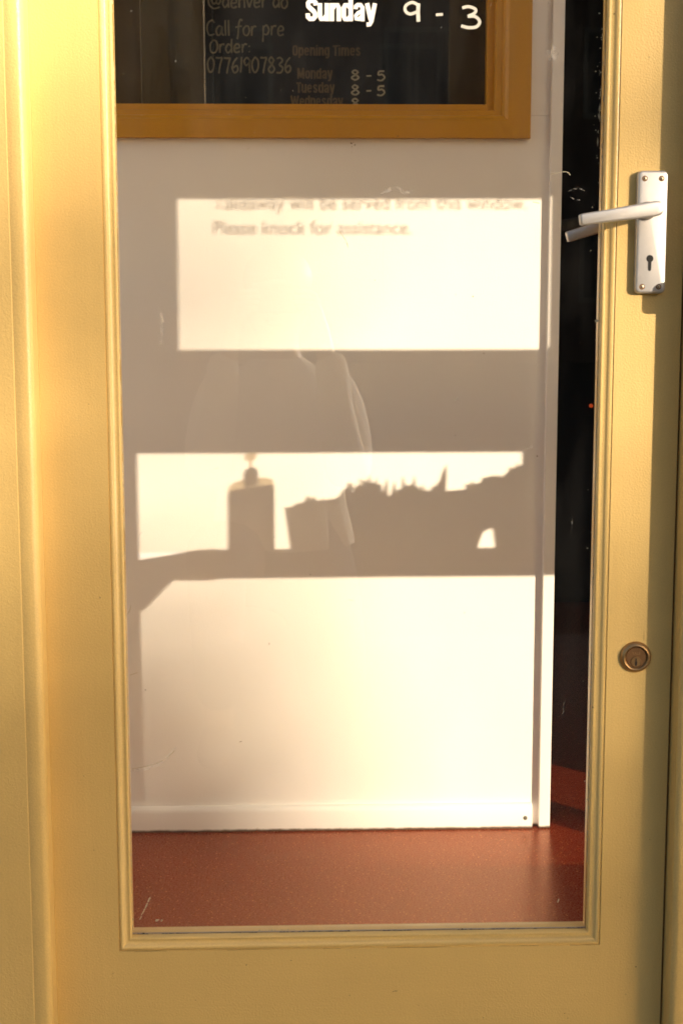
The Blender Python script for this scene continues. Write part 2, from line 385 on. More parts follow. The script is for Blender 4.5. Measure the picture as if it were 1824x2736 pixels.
def font_write(txt, x0, x1, z, y, size, fat, name, m, parent, squeeze=None):
    cu = bpy.data.curves.new(name, 'FONT'); cu.body = txt; cu.size = size; cu.offset = fat
    o = bpy.data.objects.new(name, cu); COL.objects.link(o)
    dg = bpy.context.evaluated_depsgraph_get(); me = bpy.data.meshes.new_from_object(o.evaluated_get(dg))
    bpy.data.objects.remove(o); bpy.data.curves.remove(cu)
    xs = [v.co.x for v in me.vertices]; k = (x1 - x0) / (max(xs) - min(xs)); mn = min(xs)
    root = parent; off = V(0, 0, 0)
    while root is not None: off = off + root.location; root = root.parent
    for v in me.vertices: v.co = V(x0 + (v.co.x - mn) * k, y, z + v.co.y) - off
    me.materials.clear(); me.materials.append(m)
    ob = bpy.data.objects.new(name, me); COL.objects.link(ob); ob.parent = parent; return ob

# ================================================================== setting
struct(MB().box(-120, 120, -150, 60, -.30, -.20).build('street', M['road']))
struct(MB().box(-60, 60, -2.9, .0, -.196, -.09).build('pavement', M['pave']))
struct(MB().box(-1.7, 3.3, .062, 3.7, -.05, 0).build('shop_floor', M['lino']))

# the shop the door belongs to: outer walls, ceiling, back wall
shop = thing('shop_building', 'rendered shop around the yellow glazed door, with a dark room inside', 'building', (0, .2, 0))
MB().box(-5, -1.70, -.03, .10, -.09, 3.4).build('wall', M['plaster'], shop)
MB().box(-1.70, -.425, -.03, .10, -.09, 1.0).build('wall', M['plaster'], shop)
MB().box(1.93, 6, -.03, .10, -.09, 3.4).build('wall', M['plaster'], shop)
MB().box(-1.70, 1.93, -.03, .10, 2.56, 3.4).build('wall', M['plaster'], shop)
MB().box(-1.8, -1.7, .10, .92, 0, 2.6).build('wall', M['cream'], shop)
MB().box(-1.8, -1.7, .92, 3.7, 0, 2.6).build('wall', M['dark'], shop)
MB().box(3.3, 3.4, .10, 3.7, 0, 2.6).build('wall', M['cream'], shop)
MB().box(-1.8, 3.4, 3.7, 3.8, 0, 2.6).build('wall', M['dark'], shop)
MB().box(-1.8, 3.4, .10, .94, 2.6, 2.7).build('ceiling', M['ceil'], shop)
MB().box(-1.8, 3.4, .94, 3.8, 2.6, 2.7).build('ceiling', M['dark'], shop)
MB().box(-5, 6, .10, 9, 3.4, 3.5).build('roof', M['slate'], shop)

# ------------------------------------------------------------------ door frame
df = thing('door_frame', 'yellow painted timber frame with rounded bead edges around the door', 'door frame', (.08, 0, -.09))
def jamb(sgn, xe):
    # xe: edge facing the door; profile runs outwards
    f = lambda d: xe + sgn * d
    pts = [(f(.125), .062), (f(.125), -.037), (f(.0225), -.037), (f(.0220), -.0364), (f(.0208), -.0364), (f(.0198), -.0368)]
    cx, cy, r = .0095, -.0275, .0095
    for k in range(0, 9):
        a = R(80 - k * (80 + 20) / 8.0)        # from the front round to the inner edge
        pts.append((f(cx + r * math.sin(a) if False else cx + r * math.cos(R(90 + (90 - math.degrees(a)) * 0.9))), cy - r * math.sin(R(90 + (90 - math.degrees(a)) * 0.9))))
    pts += [(f(0), -.02), (f(0), .0475), (f(-.012), .0475), (f(-.012), .062)]
    return pts
MB().prism(jamb(-1, -.3022), -.09, 2.04).build('jamb', M['yellow'], df, True, 35)
MB().prism(jamb(1, .4592), -.09, 2.04).build('jamb', M['yellow'], df, True, 35)
MB().box(-.427, .584, -.037, .062, 2.04, 2.16, .003).build('head', M['yellow_h'], df)
MB().box(-.300, .457, -.06, .062, -.09, .002, .003).build('threshold', M['pave'], df)
# unseen box added to cast the notch shadow on the stile
jamb_box = thing('bell_push', 'small rounded bell push box on the right door jamb', 'bell', (.49, -.037, .999))
MB().box(.4755, .506, -.0665, -.037, .983, 1.0155, .006, 4).build('case', M['plastic'], jamb_box, True)
MB().lathe([(.001, -.0715), (.007, -.0705), (.008, -.069), (.008, -.066)], (.4907, 0, .999), 'y').build('button', M['black'], jamb_box, True)

# ------------------------------------------------------------------ the door
door = thing('door', 'yellow glazed shop door with a wide pane and a silver lever handle', 'door', (.078, 0, .004))
MB().box(-.3021, -.2238, 0, .044, .004, 2.036).build('stile', M['yellow'], door)
MB().box(.3776, .4566, 0, .044, .004, 2.036).build('stile', M['yellow'], door)
MB().box(-.2238, .3776, 0, .044, .004, .1778).build('bottom_rail', M['yellow_h'], door)
MB().box(-.2238, .3776, 0, .044, 1.93, 2.036).build('top_rail', M['yellow_h'], door)
bead = [(-.0001, .0006), (.0002, .0018), (.0009, .0012), (.0020, .0004), (.0034, .0004), (.0050, .0014), (.0066, .0030), (.0084, .0044), (.0102, .0051), (.0118, .0053), (.0123, .0049), (.0139, .0052), (.0149, .0066), (.0151, .0165)]
MB().frame(-.2238, .3776, .1778, 1.93, bead).build('glazing_bead', M['yellow'], door, True, 50)
MB().frame(-.2238, .3776, .1778, 1.93, [(0, .044), (.014, .040), (.0152, .030), (.0152, .021)]).build('inner_bead', M['yellow'], door)
pane = MB().box(-.2200, .3738, .0168, .0205, .1815, 1.926).build('glass_pane', M['glass'], door)
# vinyl day name and chalkpen hours on the glass
mb = MB(); bold_write(mb, 'Sunday', .0136, .0962, 1.3012, .0250, .0162); mb.build('day_lettering', M['vinyl'], pane)
mb = MB()
for i, (pl, w) in enumerate([
    (catmull([(.1445, 1.3190), (.1365, 1.3225), (.1290, 1.3185), (.1290, 1.3125), (.1345, 1.3095), (.1420, 1.3120)]), .0034),
    ([(.1437, 1.3215), (.1433, 1.3120), (.1438, 1.3010)], .0044),
    (catmull([(.1640, 1.3087), (.1680, 1.3090), (.1722, 1.3093)]), .0030),
    (catmull([(.1945, 1.3165), (.2020, 1.3180), (.2100, 1.3150), (.2085, 1.3105), (.2010, 1.3072)]), .0034),
    (catmull([(.2010, 1.3072), (.2100, 1.3068), (.2150, 1.3010), (.2110, 1.2955), (.2020, 1.2945), (.1935, 1.2965)]), .0036)]):
    mb.ribbon(pl, w, .0162 - .00005 * i)
mb.build('hours_lettering', M['chalkpen'], pane)
# dried paint and scuffs along the edge of the glass
mb = MB(); rnd = random.Random(3)
def ragged(xa, za, xb, zb, wmin, wmax, side, keep):
    L = math.hypot(xb - xa, zb - za); n = int(L / .0022); on = True; prev = None
    for i in range(n):
        u = i / n
        if rnd.random() < .10: on = rnd.random() < keep
        w = rnd.uniform(wmin, wmax) * (1 if on else .15)
        if rnd.random() < .02: w *= 2.2
        p = (xa + (xb - xa) * u, za + (zb - za) * u); q = (p[0] + side[0] * w, p[1] + side[1] * w)
        cur = (mb.bm.verts.new(V(p[0], .0160, p[1])), mb.bm.verts.new(V(q[0], .0160, q[1])))
        if prev: mb.bm.faces.new((prev[0], cur[0], cur[1], prev[1]))
        prev = cur
ragged(.3630, .193, .3630, 1.45, .0003, .0018, (-1, 0), .75)
ragged(-.2090, .193, -.2090, 1.45, .0002, .0013, (1, 0), .8)
mb.build('ragged_paint_edge', M['fleck'], pane)
mb = MB()
ragged(-.2080, .1930, .3620, .1930, .0003, .0012, (0, 1), .5)
mb.build('grime_line', M['dirt'], pane)
mb = MB(); mb.ribbon([(-.2085, .1944), (.3628, .1944)], .0007, .0162); mb.build('sealant_line', M['seal'], pane)
mb = MB()
def fleck(x, z, s, e=1.0, a=0.0):
    pts = []
    for k in range(7):
        t_ = 2 * math.pi * k / 7; r = s * rnd.uniform(.5, 1.1)
        px, pz = r * math.cos(t_) * e, r * math.sin(t_)
        pts.append(mb.bm.verts.new(V(x + px * math.cos(a) - pz * math.sin(a), .0161 + rnd.uniform(-.00008, .00008), z + px * math.sin(a) + pz * math.cos(a))))
    mb.bm.faces.new(pts)
for _ in range(70): fleck(rnd.uniform(-.205, .36), rnd.uniform(.2, 1.33), rnd.uniform(.0002, .00045), rnd.uniform(.5, 2.5), rnd.uniform(0, 3))
for _ in range(46): fleck(rnd.uniform(.350, .3622), rnd.choice([rnd.uniform(1.14, 1.34), rnd.uniform(.95, 1.34), rnd.uniform(.3, 1.3)]), rnd.uniform(.0003, .0011), rnd.uniform(.5, 1.5), rnd.uniform(0, 3))
fleck(.3595, .9565, .0026); fleck(.3270, .230, .0012, 3.0, 1.2); fleck(-.178, .211, .0018, 2.0, .3); fleck(-.172, .2105, .0015, 1.6, .9)
for k in range(26):
    u = k / 25; fleck(-.199 + .013 * u, .213 + .028 * u + rnd.uniform(-.001, .001), rnd.uniform(.0004, .0010), 1.8, 1.1)
for k in range(12): fleck(-.05 + k * .004, .1962, rnd.uniform(.0004, .0009), 2.5, 0)
for pl in ([(-.205, .408), (-.18, .413), (-.163, .421), (-.152, .431)], [(-.210, .598), (-.204, .607), (-.202, .614)], [(.30, 1.128), (.318, 1.131), (.324, 1.127)], [(.21, 1.098), (.2165, 1.0965)], [(.28, 1.096), (.288, 1.0945)], [(-.205, .527), (-.196, .530)], [(.052, 1.062), (.060, 1.05), (.062, 1.043)]):
    q = catmull(pl, 5)
    mb.ribbon(q, [.0010 * rnd.uniform(.3, 1.0) for _ in q], .0159)
for _ in range(30):                            # brushed-over paint beside the right bead
    x, z = rnd.uniform(.3555, .3625), rnd.choice([rnd.uniform(1.17, 1.30), rnd.uniform(1.15, 1.22)])
    L_ = rnd.uniform(.003, .012); mb.ribbon([(x, z), (x + rnd.uniform(-.0006, .0006), z + L_ * .5), (x + rnd.uniform(-.001, .001), z + L_)], [.0002, rnd.uniform(.0004, .0011), .0002], .0159 - rnd.uniform(0, .0001))
mb.build('paint_flecks', M['fleck'], pane)
mb = MB()
for pl, w in (([(-.207, .405), (-.185, .410), (-.165, .419), (-.150, .436)], .006), ([(.040, 1.075), (.052, 1.062), (.060, 1.048)], .008), ([(.295, 1.270), (.300, 1.262), (.306, 1.268)], .010), ([(.30, 1.260), (.302, 1.275)], .006), ([(.322, 1.108), (.332, 1.112), (.341, 1.109)], .0022), ([(.324, 1.102), (.330, 1.099), (.337, 1.098)], .0014), ([(.27, .80), (.285, .806)], .003), ([(.333, .70), (.3345, .712), (.334, .72)], .0012), ([(.328, .47), (.329, .49)], .0012), ([(-.19, .70), (-.186, .706)], .0016), ([(.06, .62), (.072, .617)], .0014), ([(.19, .86), (.196, .869)], .0013), ([(-.10, .78), (-.09, .783)], .0012), ([(.10, 1.105), (.118, 1.112), (.128, 1.106), (.139, 1.110)], .006), ([(-.16, .93), (-.158, .955), (-.161, .97)], .005)):
    q = catmull(pl, 6); n_ = len(q)
    mb.ribbon(q, [w * (.25 + .75 * math.sin(math.pi * (i + .5) / n_)) for i in range(n_)], .0157)
mb.build('glass_smears', M['smear'], pane)

# chips, dents and hairline cracks in the paint
mb = MB()
def chip(x, z, w, h):
    n_ = 7; mb.bm.faces.new([mb.bm.verts.new(V(x + w * rnd.uniform(.6, 1) * math.cos(6.283 * k / n_), -.00025, z + h * rnd.uniform(.6, 1) * math.sin(6.283 * k / n_))) for k in range(n_)])
for x, z, w, h in ((.121, .1205, .0030, .0006), (.118, .1198, .0012, .0005), (-.066, .158, .0010, .0009), (-.232, .149, .0007, .0007), (.232, .083, .0008, .0007), (.424, .148, .0012, .0009), (.335, .087, .0009, .0006), (.339, .0805, .0007, .0007), (-.01, .163, .0014, .0005), (.07, .1655, .0006, .0005), (-.252, .31, .0006, .0006), (.412, .1115, .0008, .0006), (-.262, .405, .0008, .0005), (.437, .315, .0006, .0008), (-.245, .86, .0006, .0006), (.385, .885, .0005, .0007), (.402, .24, .0006, .0005), (.15, .101, .0007, .0004), (-.13, .112, .0006, .0006)): chip(x, z, w, h)
for x0, x1 in ((-.214, -.165), (-.09, -.02), (.03, .052), (.11, .19), (.25, .30), (.34, .372)):
    q = [(x0 + (x1 - x0) * k / 8, .1779 + rnd.uniform(-.00018, .00018)) for k in range(9)]
    mb.ribbon(q, [rnd.uniform(.0001, .0006) for _ in q], -.0003)
q = [(.4225 + rnd.uniform(-.0003, .0003), .568 + k * .0035) for k in range(5)]; mb.ribbon(q, [.0001, .0003, .0003, .0002, .0001], -.0003)
mb.build('paint_chips', M['chipd'], door)
# lever furniture, outside and inside
def rrect(x0, x1, z0, z1, r, n=6):
    p = []
    for cx, cz, a0 in ((x1 - r, z1 - r, 0), (x0 + r, z1 - r, 90), (x0 + r, z0 + r, 180), (x1 - r, z0 + r, 270)):
        for k in range(n + 1): a = R(a0 + 90 * k / n); p.append((cx + r * math.cos(a), cz + r * math.sin(a)))
    return p
def beveled_plate(pts, yb, yf, bev, name, m, parent):
    mb = MB(); mb.prism(pts, yb, yf, 'y')
    front = [f for f in mb.bm.faces if all(abs(v.co.y - yf) < 1e-6 for v in f.verts)]
    es = list({e for f in front for e in f.edges})
    bmesh.ops.bevel(mb.bm, geom=es, offset=bev, segments=4, profile=.5, affect='EDGES')
    return mb.build(name, m, parent, True, 35)
plate = beveled_plate(rrect(.3985, .4345, .9888, 1.1305, .0062), 0, -.0095, .0030, 'handle_plate', M['alu'], door)
def lever(x_hub, z_hub, x_tip, z_tip, y0, y1, parent, hw=.0072):
    mb = MB(); sg = 1 if y1 > y0 else -1
    mb.lathe([(.0105, y0), (.0105, y0 + sg * .004), (.0088, y0 + sg * .006), (.0080, y1 - sg * .004), (.0080, y1)], (x_hub, 0, z_hub), 'y', 28)
    d = Vector((x_tip - x_hub, z_tip - z_hub)); L = d.length; d.normalize(); nrm = Vector((-d.y, d.x))
    prof = []
    for u, w in ((-.0095, .002), (-.0085, .0052), (-.0055, .0078), (-.0005, .0087), (.010, .0085), (.030, .0078), (.055, .0070), (L - .004, .0066), (L - .0012, .0062), (L, .0050)):
        prof.append((u, w))
    up = [(x_hub + d.x * u + nrm.x * w, z_hub + d.y * u + nrm.y * w) for u, w in prof]
    dn = [(x_hub + d.x * u - nrm.x * w, z_hub + d.y * u - nrm.y * w) for u, w in prof]
    mb.prism(up + dn[::-1], y1 - sg * .003, y1 + sg * .009, 'y', .0024, 3)
    return mb.build('lever', M['alu'], parent, True, 45)
lever(.4098, 1.0843, .3243, 1.0717, -.0090, -.044, plate)
def screw(x, z, y, parent, m='steel'):
    mb = MB(); mb.lathe([(.0001, y - .0005), (.0015, y - .00045), (.0021, y - .0002), (.0022, y + .001)], (x, 0, z), 'y', 20)
    s = mb.build('screw', M[m], parent, True)
    a = .6
    c = MB()
    for k in (0, 1):
        dx, dz = math.cos(a + k * 1.571) * .0016, math.sin(a + k * 1.571) * .0016
        c.ribbon([(x - dx, z - dz), (x + dx, z + dz)], .0005, y - .00056 - .00003 * k)
    c.build('screw_slot', M['black'], parent)
def socket(x, z, y, parent):
    c = MB(); c.lathe([(.0033, y - .00012), (.0033, y + .0004)], (x, 0, z), 'y', 22); c.build('screw_hole', M['brass_dark'], parent)  # dark disc paints the shade of a recessed screw socket
for x, z in ((.4066, 1.1212), (.4262, 1.1212), (.4066, .9965), (.4262, .9965)):
    socket(x, z, -.0095, plate); screw(x, z, -.0094, plate)
mb = MB(); kx, kz = .4150, 1.0292
mb.lathe([(.0042, -.00972), (.0042, -.009)], (kx, 0, kz), 'y', 28)
mb.prism([(kx - .0021, kz - .002), (kx + .0021, kz - .002), (kx + .0018, kz - .0125), (kx + .001, kz - .0143), (kx - .001, kz - .0143), (kx - .0018, kz - .0125)], -.009, -.00976, 'y')
mb.build('keyhole', M['black'], plate)
inplate = beveled_plate(rrect(.3985, .4345, .9888, 1.1305, .0062), .044, .0535, .0030, 'inner_handle_plate', M['alu'], door)
lever(.4225, 1.0843, .3345, 1.0580, .0530, .088, inplate)

# cylinder lock
LX, LZ = .4128, .5485
lock = MB().lathe([(.0001, -.0025), (.0125, -.0025), (.0132, -.0030), (.0140, -.0052), (.0150, -.0058), (.0165, -.0050), (.0185, -.0028), (.0194, -.0008), (.0195, .001)], (LX, 0, LZ), 'y', 56).build('cylinder_lock', M['brass'], door, True, 32)
MB().lathe([(.0001, -.0036), (.0120, -.0036), (.0124, -.0032), (.0124, -.002)], (LX, 0, LZ), 'y', 48).build('lock_face', M['brass_dark'], lock, True, 30)
MB().lathe([(.0001, -.0042), (.0056, -.0042), (.0057, -.0046), (.0060, -.0046), (.0062, -.0042), (.0062, -.003)], (LX, 0, LZ - .0052), 'y', 36).build('lock_plug', M['brass'], lock, True, 25)
mb = MB(); mb.prism([(LX - .0006, LZ - .001), (LX + .0006, LZ - .001), (LX + .0006, LZ - .004), (LX + .0014, LZ - .006), (LX + .0006, LZ - .0100), (LX - .0012, LZ - .0100), (LX - .0010, LZ - .006), (LX - .0006, LZ - .004)], -.0044, -.00475, 'y')
mb.build('keyway', M['black'], lock)
font_write('YALE', LX - .0052, LX + .0052, LZ + .0036, -.00372, .0048, .00012, 'lock_lettering', M['brass'], lock)

# ------------------------------------------------------------------ partition behind the glass
YP = .92
par = thing('partition', 'cream boarded partition with an ochre framed window, behind the door glass', 'partition', (-.2, .95, 0))
def board(x0, x1, z0, z1): return MB().box(x0, x1, YP, YP + .035, z0, z1)
W0, W1, WZ0, WZ1 = -.95, .4127, 1.2614, 2.15
board(-1.7, .449, 0.0, WZ0 + .04).build('panel', M['board'], par)
board(W1 - .04, .449, WZ0 + .0405, 2.6).build('panel', M['board'], par)
board(-1.7, W0 + .04, WZ0 + .0405, 2.6).build('panel', M['board'], par)
board(W0 + .0405, W1 - .0405, WZ1 - .04, 2.6).build('panel', M['board'], par)
MB().box(.4492, .4700, .9075, .965, 0, 2.6, .0012).build('edge_trim', M['board'], par)
bs = [(.9075, .0), (.9075, .036), (.9085, .0415), (.9115, .0455), (.9160, .0470), (.9199, .0470), (.9199, 0)]
mb = MB(); mb.prism(bs, -1.7, .4370, 'x')
es = [e for e in mb.bm.edges if all(abs(v.co.x - .437) < 1e-6 for v in e.verts) and all(v.co.y < .917 and v.co.z > .001 for v in e.verts)]
bmesh.ops.bevel(mb.bm, geom=es, offset=.004, segments=3, profile=.5, affect='EDGES')
sk = mb.build('skirting', M['board'], par, True, 40)
MB().lathe([(.0001, .9066), (.0028, .9068), (.0042, .9074), (.0044, .909)], (.4237, 0, .0203), 'y', 20).build('filled_screw', M['edge'], sk, True)
mb = MB()
for pl, w in (([(.098, 1.2545), (.1005, 1.2530)], .0022), ([(.1045, 1.2500), (.1065, 1.2515)], .0016), ([(.0995, 1.2480), (.1005, 1.2475)], .0012), ([(.102, 1.2560), (.1035, 1.2548)], .0008), ([(-.1085, .1690), (-.1040, .1702)], .0009), ([(-.052, .3570), (-.0515, .3545), (-.0525, .353)], .0008), ([(.307, .412), (.3075, .409)], .0008)):
    mb.ribbon(pl, w, YP - .0003)
mb.build('scuff_marks', M['scuff'], par)
# window in it
wf = [(0, .9199), (0, .905), (.001, .904), (.0395, .904), (.0420, .9075), (.0450, .9105), (.0485, .9120), (.0500, .9160), (.0605, .9160), (.0615, .9175), (.0625, .9290), (.0755, .9290), (.0757, .9500)]
win = MB().frame(W0, W1, WZ0, WZ1, wf, .80).build('window_frame', M['ochre'], par, True, 20)
wp = MB().box(W0 + .070, W1 - .070, .9352, .9392, WZ0 + .054, WZ1 - .060).build('window_pane', M['glass2'], par)
yt = .9348  # writing below is a reflection of the front glass signs, painted on this pane
mb = MB(); script_write(mb, '@denver do', -.1505, -.0100, 1.4855, .026, yt, .0032)
script_write(mb, 'Call for pre', -.1528, -.0161, 1.4385, .0265, yt, .0030)
script_write(mb, 'Order:', -.1479, -.0750, 1.4090, .0240, yt, .0032)
script_write(mb, '07761907836', -.1529, -.0040, 1.3755, .0265, yt, .0032)
mb.build('phone_lettering', M['chalk'], wp)
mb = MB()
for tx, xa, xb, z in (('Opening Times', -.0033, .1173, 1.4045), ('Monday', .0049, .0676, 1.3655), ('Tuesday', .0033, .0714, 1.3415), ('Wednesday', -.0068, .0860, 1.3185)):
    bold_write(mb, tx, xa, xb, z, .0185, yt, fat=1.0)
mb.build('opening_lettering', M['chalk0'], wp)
mb = MB()
for z, zz in ((1.3640, 1), (1.3385, 1), (1.3155, 0)):
    script_write(mb, '8', .0985, .1155, z, .0165, yt, .0030, 0)
    if zz:
        script_write(mb, '-', .1250, .1370, z, .016, yt, .0026, 0); script_write(mb, '5', .1440, .1600, z - .001, .0165, yt, .0030, 0)
mb.build('hours_lettering', M['chalk2'], wp)  # reflected hours, drawn as dim strokes
# dim things in the room beyond that pane
scr = thing('folding_screen', 'dark green folding screen in the unlit room behind the ochre framed window', 'screen', (-.22, 1.05, 0))
MB().box(-.2770, -.1650, 1.05, 1.075, .0, 2.2).build('leaf', M['darkgreen'], scr)
MB().box(-.2790, -.2772, 1.045, 1.080, .0, 2.2).build('edge_strip', M['edge'], scr)  # pale colour stands in for glints on glass edges
MB().box(-.1648, -.1628, 1.045, 1.080, .0, 2.2).build('edge_strip', M['edge'], scr)  # pale strip, also for a glint on a glass edge
MB().box(-.1500, -.1484, 1.060, 1.090, .0, 2.2).build('edge_strip', M['darkgreen'], scr)
bb = MB().box(-.146, .46, 1.09, 1.12, 0.0, 2.2).build('slate_board', M['darkblue']); tag(bb, 'blue-black slate board standing behind the chalked window pane', 'board')

ap = thing('fridge', 'dark appliance with a tiny red indicator light, deep in the unlit back room', 'appliance', (.75, 3.2, 0))
MB().box(.52, 1.05, 2.95, 3.5, .002, 1.18, .06, 5).build('cabinet', M['black'], ap, True)
MB().box(.55, .75, 2.945, 2.9495, .15, .95, .001, 1).build('door', M['dark'], ap)
MB().lathe([(.001, 2.9395), (.0055, 2.940), (.006, 2.945), (.006, 2.9495)], (.932, 0, .6466), 'y', 16).build('indicator_light', M['led'], ap)
# ------------------------------------------------------------------ shop window to the right (throws the light patches)
sw = thing('shop_window', 'yellow timber shop window to the right of the door, with a roller blind half down', 'window', (1.3, 0, -.09))
T = .03                                       # depth of the timbers
def timber(x0, x1, z0, z1, name='rail', m='yellow'): return MB().box(x0, x1, 0, T, z0, z1, .0008, 1).build(name, M[m], sw)
A = 1.05 * T; B = .30 * T
timber(.5845, .680 - A, -.09, 2.16, 'mullion')
timber(1.455, 1.610 - A, -.09, 2.16, 'mullion')
timber(1.925, 1.9295, -.09, 2.16, 'mullion')
for xa, xb in ((.680 - A, 1.455), (1.610 - A, 1.925)):
    timber(xa, xb, -.09, .217 - B, 'stall_riser')
    timber(xa, xb, .9825, 1.1688 - B if xa < 1 else 1.10, 'transom')
    timber(xa, xb, 2.08, 2.16, 'head')
timber(1.374, 1.455, .7990, .9820, 'stop_board')  # added board, blocks the sun where a plant's shadow should fall
sash_l = timber(.680 - A, .759 - A, 1.1688 - B, 1.433, 'sash_stile')
sash_r = timber(1.4035, 1.455, 1.1688 - B, 1.433, 'sash_stile')
timber(.680 - A, 1.455, 1.433, 1.47, 'sash_rail')
shelf = MB().box(.790, 1.60, 0.0305, .10, .753, .778, .001, 1).build('shelf', M['white'], sw)
timber(.7905, 1.455, .7535, .7985, 'shelf_rail'); timber(1.610 - A, 1.925, .7535, .7985, 'shelf_rail')
MB().box(.60, 1.925, .045, .049, 1.455, 2.10).build('roller_blind', M['blind'], sw)
for x0, x1, z0, z1 in ((.650, 1.454, .210, .7525), (.650, 1.454, .7995, .9815), (.729, 1.407, 1.162, 1.4325), (1.58, 1.924, .210, .7525), (1.58, 1.924, .7995, .9815)):
    MB().box(x0 + .0005, x1, .012, .016, z0, z1).build('pane', M['glass3'], sw)
# shelf bracket at the left end
MB().prism([(.6495, .7815), (.700, .7890), (.755, .7985), (.790, .8000), (.790, .744), (.7105, .745), (.656, .6885), (.6495, .6885)], .021, .0295, 'y').build('shelf_bracket', M['white'], sw)
tl1 = font_write('Takeaway will be served from this window.', .8105, 1.3650, 1.4120, .0112, .0335, .0002, 'notice_lettering', M['shadowink'], sw)
tl2 = font_write('Please knock for assistance.', .8105, 1.1600, 1.3690, .0112, .0335, .0002, 'notice_lettering', M['shadowink'], sw)
fl = thing('fanlight', 'long clear fanlight strip above the shop door and windows', 'window', (.1, 0, 2.16))  # unseen strip window added for more bounce light indoors
for x0, x1, z0, z1, nm in ((-1.699, 1.929, 2.161, 2.20, 'sill'), (-1.699, 1.929, 2.52, 2.559, 'head'), (-1.699, -1.65, 2.201, 2.519, 'mullion'), (1.88, 1.929, 2.201, 2.519, 'mullion'), (.58, .63, 2.201, 2.519, 'mullion')):
    MB().box(x0, x1, 0, T, z0, z1, .0008, 1).build(nm, M['yellow_h'], fl)
MB().box(-1.6495, .5795, .012, .016, 2.2005, 2.5195).build('pane', M['glass2'], fl)
MB().box(.6305, 1.8795, .012, .016, 2.2005, 2.5195).build('pane', M['glass2'], fl)
# unseen twin window added left of the door for fill light indoors
sl = thing('shop_window', 'yellow timber shop window to the left of the door, without a blind', 'window', (-1.06, 0, 1.0))  # added for fill light, shares the name of the right window
for x0, x1, z0, z1, nm in ((-1.699, -1.645, 1.001, 2.159, 'mullion'), (-.48, -.4285, 1.001, 2.159, 'mullion'), (-1.6445, -.4805, 1.001, 1.05, 'sill'), (-1.6445, -.4805, 2.10, 2.159, 'head'), (-1.6445, -.4805, 1.50, 1.54, 'transom')):
    MB().box(x0, x1, 0, T, z0, z1, .0008, 1).build(nm, M['yellow'], sl)
MB().box(-1.6440, -.4810, .012, .016, 1.0505, 1.4995).build('pane', M['glass2'], sl)
MB().box(-1.6440, -.4810, .012, .016, 1.5405, 2.0995).build('pane', M['glass2'], sl)
# things on the shelf
ZS = .7785
bt = thing('pump_bottle', 'squat round pump bottle on the shop window shelf', 'bottle', (.8313, .065, ZS))
bx, by = .8838 - 1.05 * .065, .065; dz = -.3 * .065
MB().lathe([(.001, 0), (.0275, 0), (.0295, .003), (.0295, .9150 + dz - ZS), (.0288, .9165 + dz - ZS)], (bx, by, ZS), 'z', 40).build('body', M['soap'], bt, True)
MB().lathe([(.0288, .9167 + dz - ZS), (.0287, .9230 + dz - ZS), (.0270, .9285 + dz - ZS), (.0225, .9325 + dz - ZS), (.0130, .9345 + dz - ZS)], (bx, by, ZS), 'z', 40).build('shoulder', M['clearish'], bt, True)
MB().lathe([(.0092, .926 + dz - ZS), (.0092, .948 + dz - ZS), (.0075, .953 + dz - ZS), (.0050, .956 + dz - ZS)], (bx, by, ZS), 'z', 24).build('neck', M['plastic'], bt, True)
mb = MB(); mb.lathe([(.0022, .955 + dz - ZS), (.0022, .972 + dz - ZS)], (bx, by, ZS), 'z', 14)
mb.lathe([(.0075, .972 + dz - ZS), (.0080, .978 + dz - ZS), (.0050, .990 + dz - ZS)], (bx, by, ZS), 'z', 18)
mb.build('pump', M['clearish'], bt, True)

def foliage(mb, pts, r, n, h, rr):
    for _ in range(n):
        a, b_ = rr.choice(pts); u = rr.random()
        c = Vector((a[0] + (b_[0] - a[0]) * u, a[1] + (b_[1] - a[1]) * u, a[2] + (b_[2] - a[2]) * u)) + Vector((rr.uniform(-r, r), rr.uniform(-r, r) * .7, rr.uniform(-r, r)))
        d = Vector((rr.uniform(-1, 1), rr.uniform(-1, 1), rr.uniform(0, 1.6))).normalized(); e = d.cross(Vector((rr.uniform(-1, 1), rr.uniform(-1, 1), rr.uniform(-1, 1)))).normalized()
        mb.leaf(c, d * rr.uniform(.6, 1.2) * h, e * rr.uniform(.25, .5) * h)
rr = random.Random(11)
pl = thing('plant_trough', 'tapered trough of small succulents on the shop window shelf', 'planter', (1.07, .065, ZS))
y0, y1 = .035, .095
mb = MB()
bo = [(.9203, y0), (1.196, y0), (1.196, y1), (.9203, y1)]
to = [(.9088, y0 - .001, .8735), (1.232, y0 - .001, .892), (1.232, y1, .892), (.9088, y1, .8660)]
lo = [mb.bm.verts.new(V(x, y, ZS)) for x, y in bo]; hi = [mb.bm.verts.new(V(*p)) for p in to]
mb.bm.faces.new(lo[::-1]); mb.bm.faces.new(hi)
for i in range(4): mb.bm.faces.new((lo[i], lo[(i + 1) % 4], hi[(i + 1) % 4], hi[i]))
mb.build('trough', M['terracotta'], pl)
